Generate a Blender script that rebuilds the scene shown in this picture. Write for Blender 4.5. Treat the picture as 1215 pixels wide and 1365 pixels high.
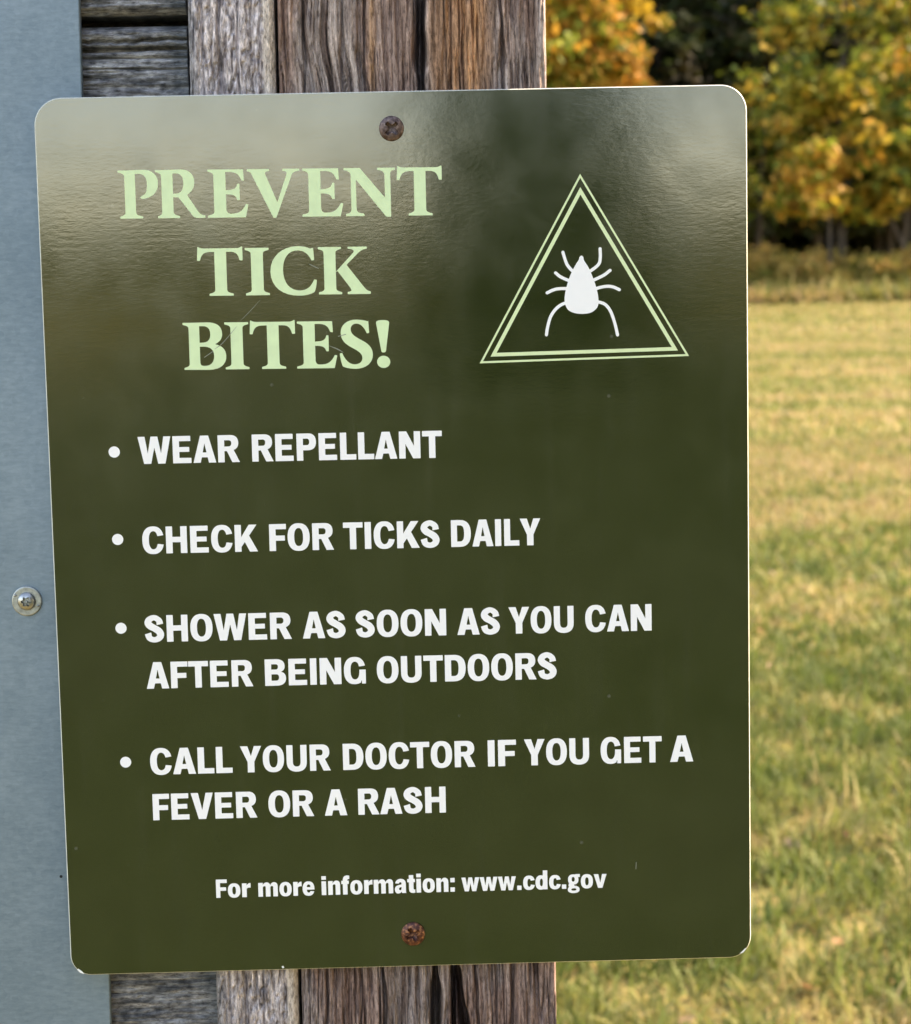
import bpy, bmesh, math, random, re
import numpy as np
from mathutils import Matrix, Vector
from mathutils.geometry import delaunay_2d_cdt

for o in list(bpy.data.objects):
    bpy.data.objects.remove(o, do_unlink=True)
scene = bpy.context.scene
COL = scene.collection
SZ = 1.40                                   # height of the sign's centre above the ground

# ------------------------------------------------------------------ camera
cam_d = bpy.data.cameras.new('camera'); cam = bpy.data.objects.new('camera', cam_d)
COL.objects.link(cam); scene.camera = cam
cam_d.sensor_fit = 'HORIZONTAL'; cam_d.sensor_width = 36.0
cam_d.lens = 36.0 * 2800 / 1215
cam_d.clip_start = 0.05; cam_d.clip_end = 2000
R = [[0.9995905, 0.0210374, -0.0193970], [-0.0231230, 0.9931595, -0.1144531], [0.0168565, 0.1148548, 0.9932393]]
right = Vector((R[0][0], R[0][2], -R[0][1])); down = Vector((R[1][0], R[1][2], -R[1][1])); fwd = Vector((R[2][0], R[2][2], -R[2][1]))
M4 = Matrix.Identity(4)
for i in range(3):
    M4[i][0] = right[i]; M4[i][1] = -down[i]; M4[i][2] = -fwd[i]
M4[0][3], M4[1][3], M4[2][3] = 0.008283, -0.912214, SZ + 0.116992
cam.matrix_world = M4
cam_d.dof.use_dof = True; cam_d.dof.focus_distance = 0.925; cam_d.dof.aperture_fstop = 23.0

# ------------------------------------------------------------------ sky, sun, exposure
SUN_EL, SUN_AZ = math.radians(40), math.radians(12)      # azimuth measured from +X towards +Y
sdir = Vector((math.cos(SUN_EL) * math.cos(SUN_AZ), math.cos(SUN_EL) * math.sin(SUN_AZ), math.sin(SUN_EL)))
world = bpy.data.worlds.new('World'); scene.world = world; world.use_nodes = True
wn = world.node_tree.nodes; wl = world.node_tree.links
wn.clear()
sky = wn.new('ShaderNodeTexSky'); sky.sky_type = 'NISHITA'; sky.sun_disc = False
sky.sun_elevation = SUN_EL; sky.sun_rotation = math.pi / 2 - SUN_AZ
sky.air_density = 1.0; sky.dust_density = 0.7; sky.ozone_density = 1.0
bg = wn.new('ShaderNodeBackground'); bg.inputs['Strength'].default_value = 0.15
wo = wn.new('ShaderNodeOutputWorld')
wl.new(sky.outputs[0], bg.inputs[0]); wl.new(bg.outputs[0], wo.inputs[0])
sl = bpy.data.lights.new('sun', 'SUN'); sl.energy = 2.45; sl.angle = math.radians(0.53); sl.color = (1.0, 0.92, 0.78)
so = bpy.data.objects.new('sun', sl); COL.objects.link(so); so.location = (20, 5, 20)
so.rotation_euler = (-sdir).to_track_quat('-Z', 'Y').to_euler()
scene.view_settings.view_transform = 'Standard'; scene.view_settings.look = 'None'
scene.view_settings.gamma = 1.0; scene.view_settings.use_curve_mapping = False
scene.view_settings.exposure = 2.42
scene.view_settings.use_white_balance = True; scene.view_settings.white_balance_temperature = 8000; scene.view_settings.white_balance_tint = 18
scene.render.engine = 'CYCLES'

# ------------------------------------------------------------------ helpers
def tag(o, label=None, cat=None, group=None, kind=None):
    for k, v in (('label', label), ('category', cat), ('group', group), ('kind', kind)):
        if v: o[k] = v
    return o

def empty(name, loc=(0, 0, 0)):
    o = bpy.data.objects.new(name, None); COL.objects.link(o); o.location = loc; o.empty_display_size = .05
    return o

def link_mesh(name, me, mat=None, parent=None, smooth=False):
    if mat: me.materials.append(mat)
    o = bpy.data.objects.new(name, me); COL.objects.link(o)
    if parent: o.parent = parent
    if smooth: me.polygons.foreach_set('use_smooth', [True] * len(me.polygons))
    return o

def mesh_np(name, V, F, col=None):
    """V (n,3), F (m,k) arrays (k = 3 or 4) -> mesh; col (n,3) point colours"""
    me = bpy.data.meshes.new(name)
    V = np.asarray(V, np.float32); F = np.asarray(F, np.int32)
    k = F.shape[1]
    me.vertices.add(len(V)); me.vertices.foreach_set('co', V.ravel())
    me.loops.add(F.size); me.loops.foreach_set('vertex_index', F.ravel())
    me.polygons.add(len(F)); me.polygons.foreach_set('loop_start', np.arange(0, F.size, k, dtype=np.int32))
    me.update(calc_edges=True)
    if col is not None:
        a = me.attributes.new('Col', 'FLOAT_COLOR', 'POINT')
        c4 = np.ones((len(V), 4), np.float32); c4[:, :3] = col
        a.data.foreach_set('color', c4.ravel())
    me.validate()
    return me

def hash2(ix, iy, s):
    n = (ix.astype(np.int64) * 374761393 + iy.astype(np.int64) * 668265263 + s * 1442695041) & 0x7fffffff
    n = ((n ^ (n >> 13)) * 1274126177) & 0x7fffffff
    return ((n ^ (n >> 16)) & 0xffff) / 65535.0

def vnoise(x, y, s=0):
    x, y = np.broadcast_arrays(np.asarray(x, float), np.asarray(y, float))
    ix = np.floor(x); iy = np.floor(y); fx = x - ix; fy = y - iy
    fx = fx * fx * fx * (fx * (fx * 6 - 15) + 10); fy = fy * fy * fy * (fy * (fy * 6 - 15) + 10)
    a = hash2(ix, iy, s); b = hash2(ix + 1, iy, s); c = hash2(ix, iy + 1, s); d = hash2(ix + 1, iy + 1, s)
    return (a + (b - a) * fx) * (1 - fy) + (c + (d - c) * fx) * fy

def fbm(x, y, s=0, o=4):
    t = 0; a = .5; n = 0
    for i in range(o):
        t = t + a * vnoise(x, y, s + 17 * i); n += a; a *= .5; x = x * 2.03 + 5.1; y = y * 2.03 + 9.7
    return t / n

def sst(a, b, x):
    t = np.clip((x - a) / (b - a), 0, 1); return t * t * (3 - 2 * t)

# ------------------------------------------------------------------ materials
def new_mat(name):
    m = bpy.data.materials.new(name); m.use_nodes = True
    nt = m.node_tree; p = nt.nodes['Principled BSDF']
    return m, nt, p

def N(nt, t, **kw):
    n = nt.nodes.new(t)
    for k, v in kw.items():
        if k in n.inputs.keys(): n.inputs[k].default_value = v
        else: setattr(n, k, v)
    return n

def ramp(nt, stops):
    r = nt.nodes.new('ShaderNodeValToRGB'); e = r.color_ramp.elements
    while len(e) < len(stops): e.new(.5)
    for i, (p, c) in enumerate(stops):
        e[i].position = p; e[i].color = (*c, 1) if len(c) == 3 else c
    return r

def coords(nt, scale=(1, 1, 1), kind='Object'):
    tc = nt.nodes.new('ShaderNodeTexCoord'); mp = nt.nodes.new('ShaderNodeMapping')
    mp.inputs['Scale'].default_value = scale
    nt.links.new(tc.outputs[kind], mp.inputs['Vector']); return mp

def m_attr(name, rough=.85, spec=.2, bump=None, trans=0.0, grain=None):
    m, nt, p = new_mat(name)
    a = N(nt, 'ShaderNodeAttribute', attribute_name='Col')
    p.inputs['Roughness'].default_value = rough; p.inputs['Specular IOR Level'].default_value = spec
    nt.links.new(a.outputs['Color'], p.inputs['Base Color'])
    if trans:
        tr = nt.nodes.new('ShaderNodeBsdfTranslucent'); nt.links.new(a.outputs['Color'], tr.inputs['Color'])
        mx = nt.nodes.new('ShaderNodeMixShader'); mx.inputs[0].default_value = trans
        nt.links.new(p.outputs[0], mx.inputs[1]); nt.links.new(tr.outputs[0], mx.inputs[2])
        nt.links.new(mx.outputs[0], nt.nodes['Material Output'].inputs['Surface'])
    if grain:
        sc, lo, hi = grain
        mp = coords(nt, sc); nz = N(nt, 'ShaderNodeTexNoise', Scale=1.0, Detail=7.0, Roughness=.75, Distortion=.08)
        nt.links.new(mp.outputs[0], nz.inputs['Vector'])
        rg = ramp(nt, [(.33, (lo, lo, lo)), (.5, (.95, .95, .95)), (.68, (hi, hi, hi * .98))]); nt.links.new(nz.outputs['Fac'], rg.inputs[0])
        mg = N(nt, 'ShaderNodeMix', data_type='RGBA', blend_type='MULTIPLY'); mg.inputs[0].default_value = 1.0
        nt.links.new(a.outputs['Color'], mg.inputs[6]); nt.links.new(rg.outputs[0], mg.inputs[7]); 
        mp5 = coords(nt, tuple(min(max(q * 2.2, 330), 900) for q in sc)); nz5 = N(nt, 'ShaderNodeTexNoise', Scale=1.0, Detail=4.0, Roughness=.7)
        nt.links.new(mp5.outputs[0], nz5.inputs['Vector'])
        rg5 = ramp(nt, [(.36, (.40, .38, .37)), (.47, (.92, .92, .92)), (.60, (1.12, 1.12, 1.12)), (.68, (1.7, 1.68, 1.65))]); nt.links.new(nz5.outputs['Fac'], rg5.inputs[0])
        mg5 = N(nt, 'ShaderNodeMix', data_type='RGBA', blend_type='MULTIPLY'); mg5.inputs[0].default_value = .85
        nt.links.new(mg.outputs[2], mg5.inputs[6]); nt.links.new(rg5.outputs[0], mg5.inputs[7]); nt.links.new(mg5.outputs[2], p.inputs['Base Color'])
    if bump:
        sc, st, di = bump
        mp = coords(nt, sc); nz = N(nt, 'ShaderNodeTexNoise', Scale=1.0, Detail=6.0, Roughness=.65)
        nt.links.new(mp.outputs[0], nz.inputs['Vector'])
        b = N(nt, 'ShaderNodeBump', Strength=st, Distance=di)
        nt.links.new(nz.outputs['Fac'], b.inputs['Height']); nt.links.new(b.outputs[0], p.inputs['Normal'])
    return m

def m_sign():
    m, nt, p = new_mat('sign_green_gloss')
    mp = coords(nt)
    n1 = N(nt, 'ShaderNodeTexNoise', Scale=45.0, Detail=4.0); nt.links.new(mp.outputs[0], n1.inputs['Vector'])
    r1 = ramp(nt, [(.3, (.017, .0255, .0040)), (.7, (.024, .033, .0070))]); nt.links.new(n1.outputs['Fac'], r1.inputs[0])
    # fine weathering specks
    n2 = N(nt, 'ShaderNodeTexNoise', Scale=620.0, Detail=2.0); nt.links.new(mp.outputs[0], n2.inputs['Vector'])
    r2 = ramp(nt, [(.71, (0, 0, 0)), (.78, (1, 1, 1))]); nt.links.new(n2.outputs['Fac'], r2.inputs[0])
    mix = N(nt, 'ShaderNodeMix', data_type='RGBA'); mix.inputs[7].default_value = (.10, .10, .06, 1)
    mul = N(nt, 'ShaderNodeMath', operation='MULTIPLY'); mul.inputs[1].default_value = .45
    nt.links.new(r2.outputs[0], mul.inputs[0])
    nt.links.new(mul.outputs[0], mix.inputs[0]); nt.links.new(r1.outputs[0], mix.inputs[6])
    mpd = coords(nt, (130, 130, 9)); nd = N(nt, 'ShaderNodeTexNoise', Scale=1.0, Detail=4.0, Roughness=.6); nt.links.new(mpd.outputs[0], nd.inputs['Vector'])
    rd = ramp(nt, [(.56, (0, 0, 0)), (.80, (.22, .22, .22))]); nt.links.new(nd.outputs['Fac'], rd.inputs[0])
    mixd = N(nt, 'ShaderNodeMix', data_type='RGBA'); mixd.inputs[7].default_value = (.055, .058, .034, 1)
    nt.links.new(rd.outputs[0], mixd.inputs[0]); nt.links.new(mix.outputs[2], mixd.inputs[6])
    nf = N(nt, 'ShaderNodeTexVoronoi', Scale=75.0); nf.inputs['Randomness'].default_value = 1.0; nt.links.new(mp.outputs[0], nf.inputs['Vector'])
    rf = ramp(nt, [(.035, (1, 1, 1)), (.075, (0, 0, 0))]); nt.links.new(nf.outputs['Distance'], rf.inputs[0])
    sel = N(nt, 'ShaderNodeMath', operation='GREATER_THAN'); sel.inputs[1].default_value = .70
    sp = nt.nodes.new('ShaderNodeSeparateColor'); nt.links.new(nf.outputs['Color'], sp.inputs[0]); nt.links.new(sp.outputs[0], sel.inputs[0])
    mf = N(nt, 'ShaderNodeMath', operation='MULTIPLY'); nt.links.new(rf.outputs[0], mf.inputs[0]); nt.links.new(sel.outputs[0], mf.inputs[1])
    mixf = N(nt, 'ShaderNodeMix', data_type='RGBA'); mixf.inputs[7].default_value = (.07, .075, .05, 1)
    nt.links.new(mf.outputs[0], mixf.inputs[0]); nt.links.new(mixd.outputs[2], mixf.inputs[6])
    nt.links.new(mixf.outputs[2], p.inputs['Base Color'])
    p.inputs['IOR'].default_value = 1.98; p.inputs['Specular IOR Level'].default_value = .5
    mp3 = coords(nt, (260, 260, 620)); n3 = N(nt, 'ShaderNodeTexNoise', Scale=1.0, Detail=3.0, Roughness=.6)
    nt.links.new(mp3.outputs[0], n3.inputs['Vector'])
    n4 = N(nt, 'ShaderNodeTexNoise', Scale=22.0, Detail=2.0); nt.links.new(mp.outputs[0], n4.inputs['Vector'])
    b = N(nt, 'ShaderNodeBump', Strength=1.0, Distance=.000014); nt.links.new(n3.outputs['Fac'], b.inputs['Height'])
    b2 = N(nt, 'ShaderNodeBump', Strength=1.0, Distance=.00012); nt.links.new(n4.outputs['Fac'], b2.inputs['Height'])
    nt.links.new(b2.outputs[0], b.inputs['Normal']); nt.links.new(b.outputs[0], p.inputs['Normal'])
    # dust film: patchy gloss
    r4 = ramp(nt, [(.3, (.085, .085, .085)), (.75, (.14, .14, .14))]); nt.links.new(n1.outputs['Fac'], r4.inputs[0])
    nt.links.new(r4.outputs[0], p.inputs['Roughness'])
    return m

def m_plain(name, col, rough=.5, spec=.4, metal=0.0, noise=None):
    m, nt, p = new_mat(name)
    p.inputs['Roughness'].default_value = rough; p.inputs['Specular IOR Level'].default_value = spec
    p.inputs['Metallic'].default_value = metal
    sc, amt = noise or (120.0, .12)
    mp = coords(nt); nz = N(nt, 'ShaderNodeTexNoise', Scale=sc, Detail=4.0); nt.links.new(mp.outputs[0], nz.inputs['Vector'])
    r = ramp(nt, [(.3, tuple(c * (1 - amt) for c in col)), (.7, tuple(min(1, c * (1 + amt)) for c in col))])
    nt.links.new(nz.outputs['Fac'], r.inputs[0]); nt.links.new(r.outputs[0], p.inputs['Base Color'])
    return m

def m_galv():
    m, nt, p = new_mat('galvanised_steel')
    mp = coords(nt, (180, 180, 620)); n1 = N(nt, 'ShaderNodeTexNoise', Scale=1.0, Detail=5.0, Roughness=.7); nt.links.new(mp.outputs[0], n1.inputs['Vector'])
    mp2 = coords(nt); n2 = N(nt, 'ShaderNodeTexNoise', Scale=16.0, Detail=6.0, Roughness=.6); nt.links.new(mp2.outputs[0], n2.inputs['Vector'])
    n5 = N(nt, 'ShaderNodeTexVoronoi', Scale=420.0); nt.links.new(mp2.outputs[0], n5.inputs['Vector'])
    add = N(nt, 'ShaderNodeMath', operation='ADD'); nt.links.new(n1.outputs['Fac'], add.inputs[0]); nt.links.new(n2.outputs['Fac'], add.inputs[1])
    ad2 = N(nt, 'ShaderNodeMath', operation='MULTIPLY_ADD'); ad2.inputs[1].default_value = .2
    nt.links.new(n5.outputs['Color'], ad2.inputs[0]); nt.links.new(add.outputs[0], ad2.inputs[2])
    dv = N(nt, 'ShaderNodeMath', operation='MULTIPLY'); dv.inputs[1].default_value = .45; nt.links.new(ad2.outputs[0], dv.inputs[0])
    r = ramp(nt, [(.30, (.125, .178, .212)), (.48, (.175, .235, .272)), (.66, (.24, .305, .345))]); nt.links.new(dv.outputs[0], r.inputs[0])
    nt.links.new(r.outputs[0], p.inputs['Base Color'])
    p.inputs['Metallic'].default_value = .35; p.inputs['Roughness'].default_value = .52
    b = N(nt, 'ShaderNodeBump', Strength=.5, Distance=.00005); nt.links.new(n1.outputs['Fac'], b.inputs['Height']); nt.links.new(b.outputs[0], p.inputs['Normal'])
    return m

def m_rust(name, dark, light, hot):
    m, nt, p = new_mat(name)
    mp = coords(nt); n1 = N(nt, 'ShaderNodeTexNoise', Scale=520.0, Detail=5.0, Roughness=.65); nt.links.new(mp.outputs[0], n1.inputs['Vector'])
    r = ramp(nt, [(.40, dark), (.52, light), (.63, hot)]); nt.links.new(n1.outputs['Fac'], r.inputs[0])
    nt.links.new(r.outputs[0], p.inputs['Base Color']); p.inputs['Roughness'].default_value = .42
    p.inputs['Metallic'].default_value = .35
    b = N(nt, 'ShaderNodeBump', Strength=.8, Distance=.0003); nt.links.new(n1.outputs['Fac'], b.inputs['Height']); nt.links.new(b.outputs[0], p.inputs['Normal'])
    return m

def m_field():
    m, nt, p = new_mat('field_soil_and_stubble')
    mp = coords(nt, (.35, 1.0, 1)); n1 = N(nt, 'ShaderNodeTexNoise', Scale=.42, Detail=7.0, Roughness=.6); nt.links.new(mp.outputs[0], n1.inputs['Vector'])
    r = ramp(nt, [(.28, (.17, .165, .035)), (.42, (.27, .23, .062)), (.56, (.36, .28, .10)), (.7, (.38, .275, .11))]); nt.links.new(n1.outputs['Fac'], r.inputs[0])
    mp2 = coords(nt); n2 = N(nt, 'ShaderNodeTexNoise', Scale=24.0, Detail=5.0, Roughness=.7); nt.links.new(mp2.outputs[0], n2.inputs['Vector'])
    mx = N(nt, 'ShaderNodeMix', data_type='RGBA', blend_type='MULTIPLY'); mx.inputs[0].default_value = .7
    r2 = ramp(nt, [(.3, (.55, .52, .45)), (.7, (1.15, 1.15, 1.1))]); nt.links.new(n2.outputs['Fac'], r2.inputs[0])
    nt.links.new(r.outputs[0], mx.inputs[6]); nt.links.new(r2.outputs[0], mx.inputs[7]); nt.links.new(mx.outputs[2], p.inputs['Base Color'])
    p.inputs['Roughness'].default_value = .95; p.inputs['Specular IOR Level'].default_value = .1
    b = N(nt, 'ShaderNodeBump', Strength=.8, Distance=.06); nt.links.new(n2.outputs['Fac'], b.inputs['Height']); nt.links.new(b.outputs[0], p.inputs['Normal'])
    return m

MAT = dict(
    sign=m_sign(), edge=m_plain('sign_edge_aluminium', (.62, .61, .52), .45, .5),
    white=m_plain('white_print', (.93, .91, .885), .45, .35, noise=(300, .01)),
    lime=m_plain('pale_green_print', (.66, .81, .47), .45, .35, noise=(160, .05)),
    limeline=m_plain('pale_green_line_print', (.70, .81, .46), .45, .35, noise=(160, .05)),
    scratch=m_plain('scratch_bare_metal', (.22, .23, .18), .4, .5),
    chip=m_plain('chipped_bare_metal', (.85, .85, .80), .5, .5),
    hole_shade=m_plain('painted_hole_shade', (.02, .02, .022), .7, .2),
    galv=m_galv(),
    steel=m_plain('dull_stainless', (.36, .37, .34), .42, .5, .8, (500, .25)),
    bolt=m_plain('bolt_stainless', (.36, .36, .34), .34, .5, .9, (700, .2)),
    rust1=m_rust('purple_brown_rust', (.055, .030, .026), (.13, .085, .075), (.22, .16, .14)),
    rust2=m_rust('red_brown_rust', (.045, .012, .007), (.12, .035, .018), (.40, .17, .07)),
    wood=m_attr('weathered_wood', .88, .15, ((700, 700, 55), 1.0, .0012), 0, ((620, 620, 60), .5, 1.35)),
    woodp=m_attr('pale_weathered_wood', .9, .12, ((700, 700, 160), 1.0, .0012), 0, ((560, 560, 150), .42, 1.45)),
    woodh=m_attr('weathered_wood_horizontal', .88, .15, ((70, 700, 700), 1.0, .0012), 0, ((80, 560, 560), .4, 1.5)),
    leaf=m_attr('autumn_leaves', .6, .25, None, .42), grass=m_attr('grass_blades', .6, .25, None, .35),
    bark=m_plain('tree_bark', (.05, .040, .030), .9, .15, noise=(6, .4)), field=m_field(),
)

# ================================================================== the ground
gs = 600.0
gx = np.concatenate([np.linspace(-gs, -40, 8), np.linspace(-34, 60, 60), np.linspace(70, gs, 8)])
gy = np.concatenate([np.linspace(-gs, -30, 8), np.linspace(-24, 110, 80), np.linspace(125, gs, 8)])
def ground_z(x, y):
    return .05 * (fbm(x / 9., y / 9., 3, 3) - .5) * sst(2., 9., np.hypot(x, y))
X, Y = np.meshgrid(gx, gy); Z = ground_z(X, Y)
nx = len(gx); ids = np.arange(X.size).reshape(X.shape)
F = np.stack([ids[:-1, :-1].ravel(), ids[:-1, 1:].ravel(), ids[1:, 1:].ravel(), ids[1:, :-1].ravel()], 1)
tag(link_mesh('ground', mesh_np('ground', np.stack([X.ravel(), Y.ravel(), Z.ravel()], 1), F), MAT['field'], smooth=True), kind='structure')

# grass: blades in bands, thinner and denser near the post
rng = np.random.default_rng(7)
def patch_color(x, y, n):
    """colour of the sward at a place: green, yellow-green, straw"""
    far = sst(6., 14., y)
    big = fbm(x * .30 + 3, y * .85, 11, 4); sm = fbm(x * 8, y * 8, 23, 3)
    v = .5 + .58 * (big - .5) + .75 * (sm - .5) + rng.normal(0, .07, n) + .20 * (far - .58)
    g = np.array([[.115, .145, .026], [.18, .20, .042], [.265, .245, .068], [.38, .295, .105], [.42, .295, .135]])
    st = np.array([.28, .42, .53, .64, .78])
    c = np.stack([np.interp(v, st, g[:, k]) for k in range(3)], 1)
    return c * rng.uniform(.6, 1.25, (n, 1))

def grass_band(name, y0, y1, ang0, ang1, dens, wid, hgt, label):
    a0, a1 = math.tan(math.radians(ang0)), math.tan(math.radians(ang1))
    area = .5 * (a1 - a0) * ((y1 + .91) ** 2 - (y0 + .91) ** 2); n = int(area * dens)
    yy = np.sqrt(rng.uniform((y0 + .91) ** 2, (y1 + .91) ** 2, n)); xx = yy * rng.uniform(a0, a1, n); yy = yy - .91
    cl = fbm(xx * 9, yy * 9, 31, 2)                      # tufts
    keep = rng.uniform(0, 1, n) < .35 + 1.1 * sst(.3, .65, cl); xx, yy, cl = xx[keep], yy[keep], cl[keep]; n = len(xx)
    zz = ground_z(xx, yy) - .004
    th = rng.uniform(0, 2 * np.pi, n); le = rng.gamma(4, .25, n) * .5 + .5
    L = hgt * le * (.6 + .9 * cl); lean = np.clip(rng.normal(.75, .35, n), .05, 1.5)
    dx, dy = np.cos(th), np.sin(th); ph = rng.uniform(0, 2 * np.pi, n)
    px_, py_ = np.cos(ph), np.sin(ph)
    w = wid * rng.uniform(.6, 1.3, n)
    def P(t, s):
        r = L * t * np.sin(lean * (.45 + .75 * t)); h = L * t * np.cos(lean * (.45 + .75 * t))
        return np.stack([xx + dx * r + px_ * w * s, yy + dy * r + py_ * w * s, zz + np.maximum(h, .002)], 1)
    V = np.stack([P(0, -.5), P(0, .5), P(.55, .45), P(.55, -.45), P(1., 0)], 1).reshape(-1, 3)
    b = np.arange(n)[:, None] * 5
    T = np.concatenate([b + np.array([0, 1, 2]), b + np.array([0, 2, 3]), b + np.array([3, 2, 4])], 0)
    c = np.repeat(patch_color(xx, yy, n), 5, 0)
    o = link_mesh(name, mesh_np(name, V, T, c), MAT['grass'])
    return tag(o, label, 'grass', kind='stuff')
grass_band('lawn_grass', 1.6, 7.0, -26, 26, 5500, .0075, .070, 'short tangled green and straw lawn grass close behind the post')
grass_band('lawn_grass', 7.0, 17.0, -22, 24, 1900, .012, .065, 'yellowing mown grass in the middle of the field')
grass_band('lawn_grass', 17.0, 42.0, -18, 20, 420, .020, .070, 'straw coloured mown grass further out in the field')
grass_band('lawn_grass', 42.0, 79.0, -16, 18, 90, .050, .085, 'pale dry grass at the far side of the field below the trees')

grass_band('tall_dry_grass', 74.0, 79.5, -16, 18, 110, .09, .75, 'taller brown dry grass fringing the field under the brush')

# fallen leaves among the grass
n = 420
yy = np.sqrt(rng.uniform(3.0 ** 2, 16. ** 2, n)); xx = yy * rng.uniform(-.05, .42, n)
V = []; T = []; C = []
for i in range(n):
    q = Matrix.Rotation(rng.uniform(0, 6.28), 3, 'Z') @ Matrix.Rotation(rng.normal(0, .5), 3, 'X') @ Matrix.Rotation(rng.normal(0, .4), 3, 'Y')
    s = rng.uniform(.015, .032); b = len(V)
    for p in ((-1, 0, 0), (-.3, .55, .15), (.5, .5, .1), (1.1, 0, .25), (.5, -.5, .1), (-.3, -.55, .15), (.1, 0, -.06)):
        v = q @ Vector(p) * s; V.append((xx[i] + v.x, yy[i] - .9 + v.y, .030 + v.z + float(ground_z(xx[i], yy[i]))))
    for k in range(6): T.append((b + k, b + (k + 1) % 6, b + 6))
    c = [(.36, .20, .08), (.42, .27, .14), (.26, .14, .06), (.34, .25, .14)][rng.integers(4)]; C += [c] * 7
tag(link_mesh('fallen_leaves', mesh_np('fallen_leaves', V, T, np.array(C)), MAT['leaf']), 'scattered brown and tan fallen leaves lying in the lawn', 'leaves', kind='stuff')

# ================================================================== trees and brush
def tube(V, F, pts, rad, seg=7):
    pts = [Vector(p) for p in pts]; b0 = len(V)
    for i, p in enumerate(pts):
        d = (pts[min(i + 1, len(pts) - 1)] - pts[max(i - 1, 0)]).normalized()
        a = d.orthogonal().normalized(); c = d.cross(a)
        for k in range(seg):
            t = 2 * math.pi * k / seg; v = p + (a * math.cos(t) + c * math.sin(t)) * rad[i]; V.append(tuple(v))
    for i in range(len(pts) - 1):
        for k in range(seg):
            k2 = (k + 1) % seg
            F.append((b0 + i * seg + k, b0 + i * seg + k2, b0 + (i + 1) * seg + k2, b0 + (i + 1) * seg + k))

def leaf_cloud(r, centers, spread, nper, size, colf):
    """diamond leaves scattered round clump centres; centres (k,3), colours from colf(ids, pos)"""
    k = len(centers); n = k * nper; idx = np.repeat(np.arange(k), nper)
    P = centers[idx] + r.normal(0, 1, (n, 3)) * spread[idx][:, None] * np.array([1, 1, .62])
    nrm = r.normal(0, 1, (n, 3)) + np.array([0, 0, .9]); nrm /= np.linalg.norm(nrm, axis=1)[:, None]
    a = np.cross(nrm, r.normal(0, 1, (n, 3))); a /= np.linalg.norm(a, axis=1)[:, None]; b = np.cross(nrm, a)
    s = size * r.uniform(.6, 1.35, (n, 1))
    V = np.stack([P - a * s, P - b * s * .6 + a * s * .1, P + a * s, P + b * s * .6 + a * s * .1], 1).reshape(-1, 3)
    F = np.arange(n * 4).reshape(n, 4)
    return V, F, np.repeat(colf(idx, P), 4, 0)

PAL = {
    'gold':   [(.42, .28, .030), (.48, .25, .035), (.32, .28, .030), (.17, .20, .022), (.52, .32, .06)],
    'yellow': [(.29, .25, .028), (.16, .18, .020), (.44, .28, .038), (.08, .11, .014), (.36, .30, .05)],
    'orange': [(.50, .24, .035), (.42, .27, .030), (.26, .24, .028), (.54, .29, .07), (.13, .16, .020)],
    'green':  [(.08, .115, .014), (.12, .15, .018), (.20, .19, .024), (.06, .08, .012), (.32, .22, .032)],
    'dark':   [(.022, .034, .008), (.030, .042, .009), (.042, .046, .010), (.018, .024, .006), (.036, .028, .008)],  # leaf colours darkened, the shade inside the wood is put into them
    'brush':  [(.22, .20, .035), (.32, .24, .05), (.42, .25, .065), (.46, .32, .09), (.15, .15, .025)],
}
def pal_col(r, pal, k, jit=.22):
    p = np.array(PAL[pal]); w = r.choice(len(p), k)
    def f(idx, P):
        n = len(idx); pick = np.where(r.uniform(0, 1, n) < .62, w[idx], r.choice(len(p), n))
        return p[pick] * r.uniform(1 - jit, 1 + jit, (n, 1))
    return f

def tree(name, x, y, h, cr, low, pal, seed, label, nclump=70, nper=85, leaf=.15, group='trees along the far edge of the field'):
    r = np.random.default_rng(seed)
    root = empty(name, (x, y, 0)); tag(root, label, 'tree', group)
    V = []; F = []
    bend = r.normal(0, .25, 2)
    tp = [(bend[0] * t * t * h * .12, bend[1] * t * t * h * .12, h * .9 * t - .1) for t in (0, .08, .25, .5, .75, 1)]
    r0 = .011 * h + .04
    tube(V, F, tp, [r0 * 1.35, r0, r0 * .85, r0 * .62, r0 * .35, .02], 9)
    cen = []
    for i in range(11):
        t = r.uniform(max(.18, low / h), .85); a = r.uniform(0, 6.28) + i * 2.4
        ln = cr * r.uniform(.7, 1.05) * math.sqrt(max(.15, 1 - (2 * (t - .45)) ** 2)); b = Vector((bend[0] * t * t * h * .12, bend[1] * t * t * h * .12, h * .9 * t))
        up = r.uniform(.15, .6)
        pts = [b + Vector((math.cos(a) * ln * s, math.sin(a) * ln * s, ln * up * s ** 1.4)) for s in (0, .35, .7, 1)]
        tube(V, F, pts, [r0 * .42, r0 * .3, r0 * .18, .012], 6)
        for s in (.45, .7, .88, 1.0):
            p = b + Vector((math.cos(a) * ln * s, math.sin(a) * ln * s, ln * up * s ** 1.4)); cen.append((p.x, p.y, p.z))
    while len(cen) < nclump:
        u = r.normal(0, 1, 3); u /= np.linalg.norm(u); q = r.uniform(.55, 1.0) ** .5
        zc = (h + low) / 2; cen.append((u[0] * cr * q, u[1] * cr * q, zc + u[2] * (h - low) / 2 * q))
    cen = np.array(cen) + r.normal(0, .2, (len(cen), 3)); cen[:, 2] = np.maximum(cen[:, 2], low * .7)
    sp = r.uniform(.24, .52, len(cen)) * (cr / 3.2) ** .5
    Vl, Fl, Cl = leaf_cloud(r, cen, sp, nper, leaf, pal_col(r, pal, len(cen)))
    link_mesh('trunk', mesh_np('trunk', V, F), MAT['bark'], root, True)
    link_mesh('crown', mesh_np('crown', Vl, Fl, Cl), MAT['leaf'], root)
    return root

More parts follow.
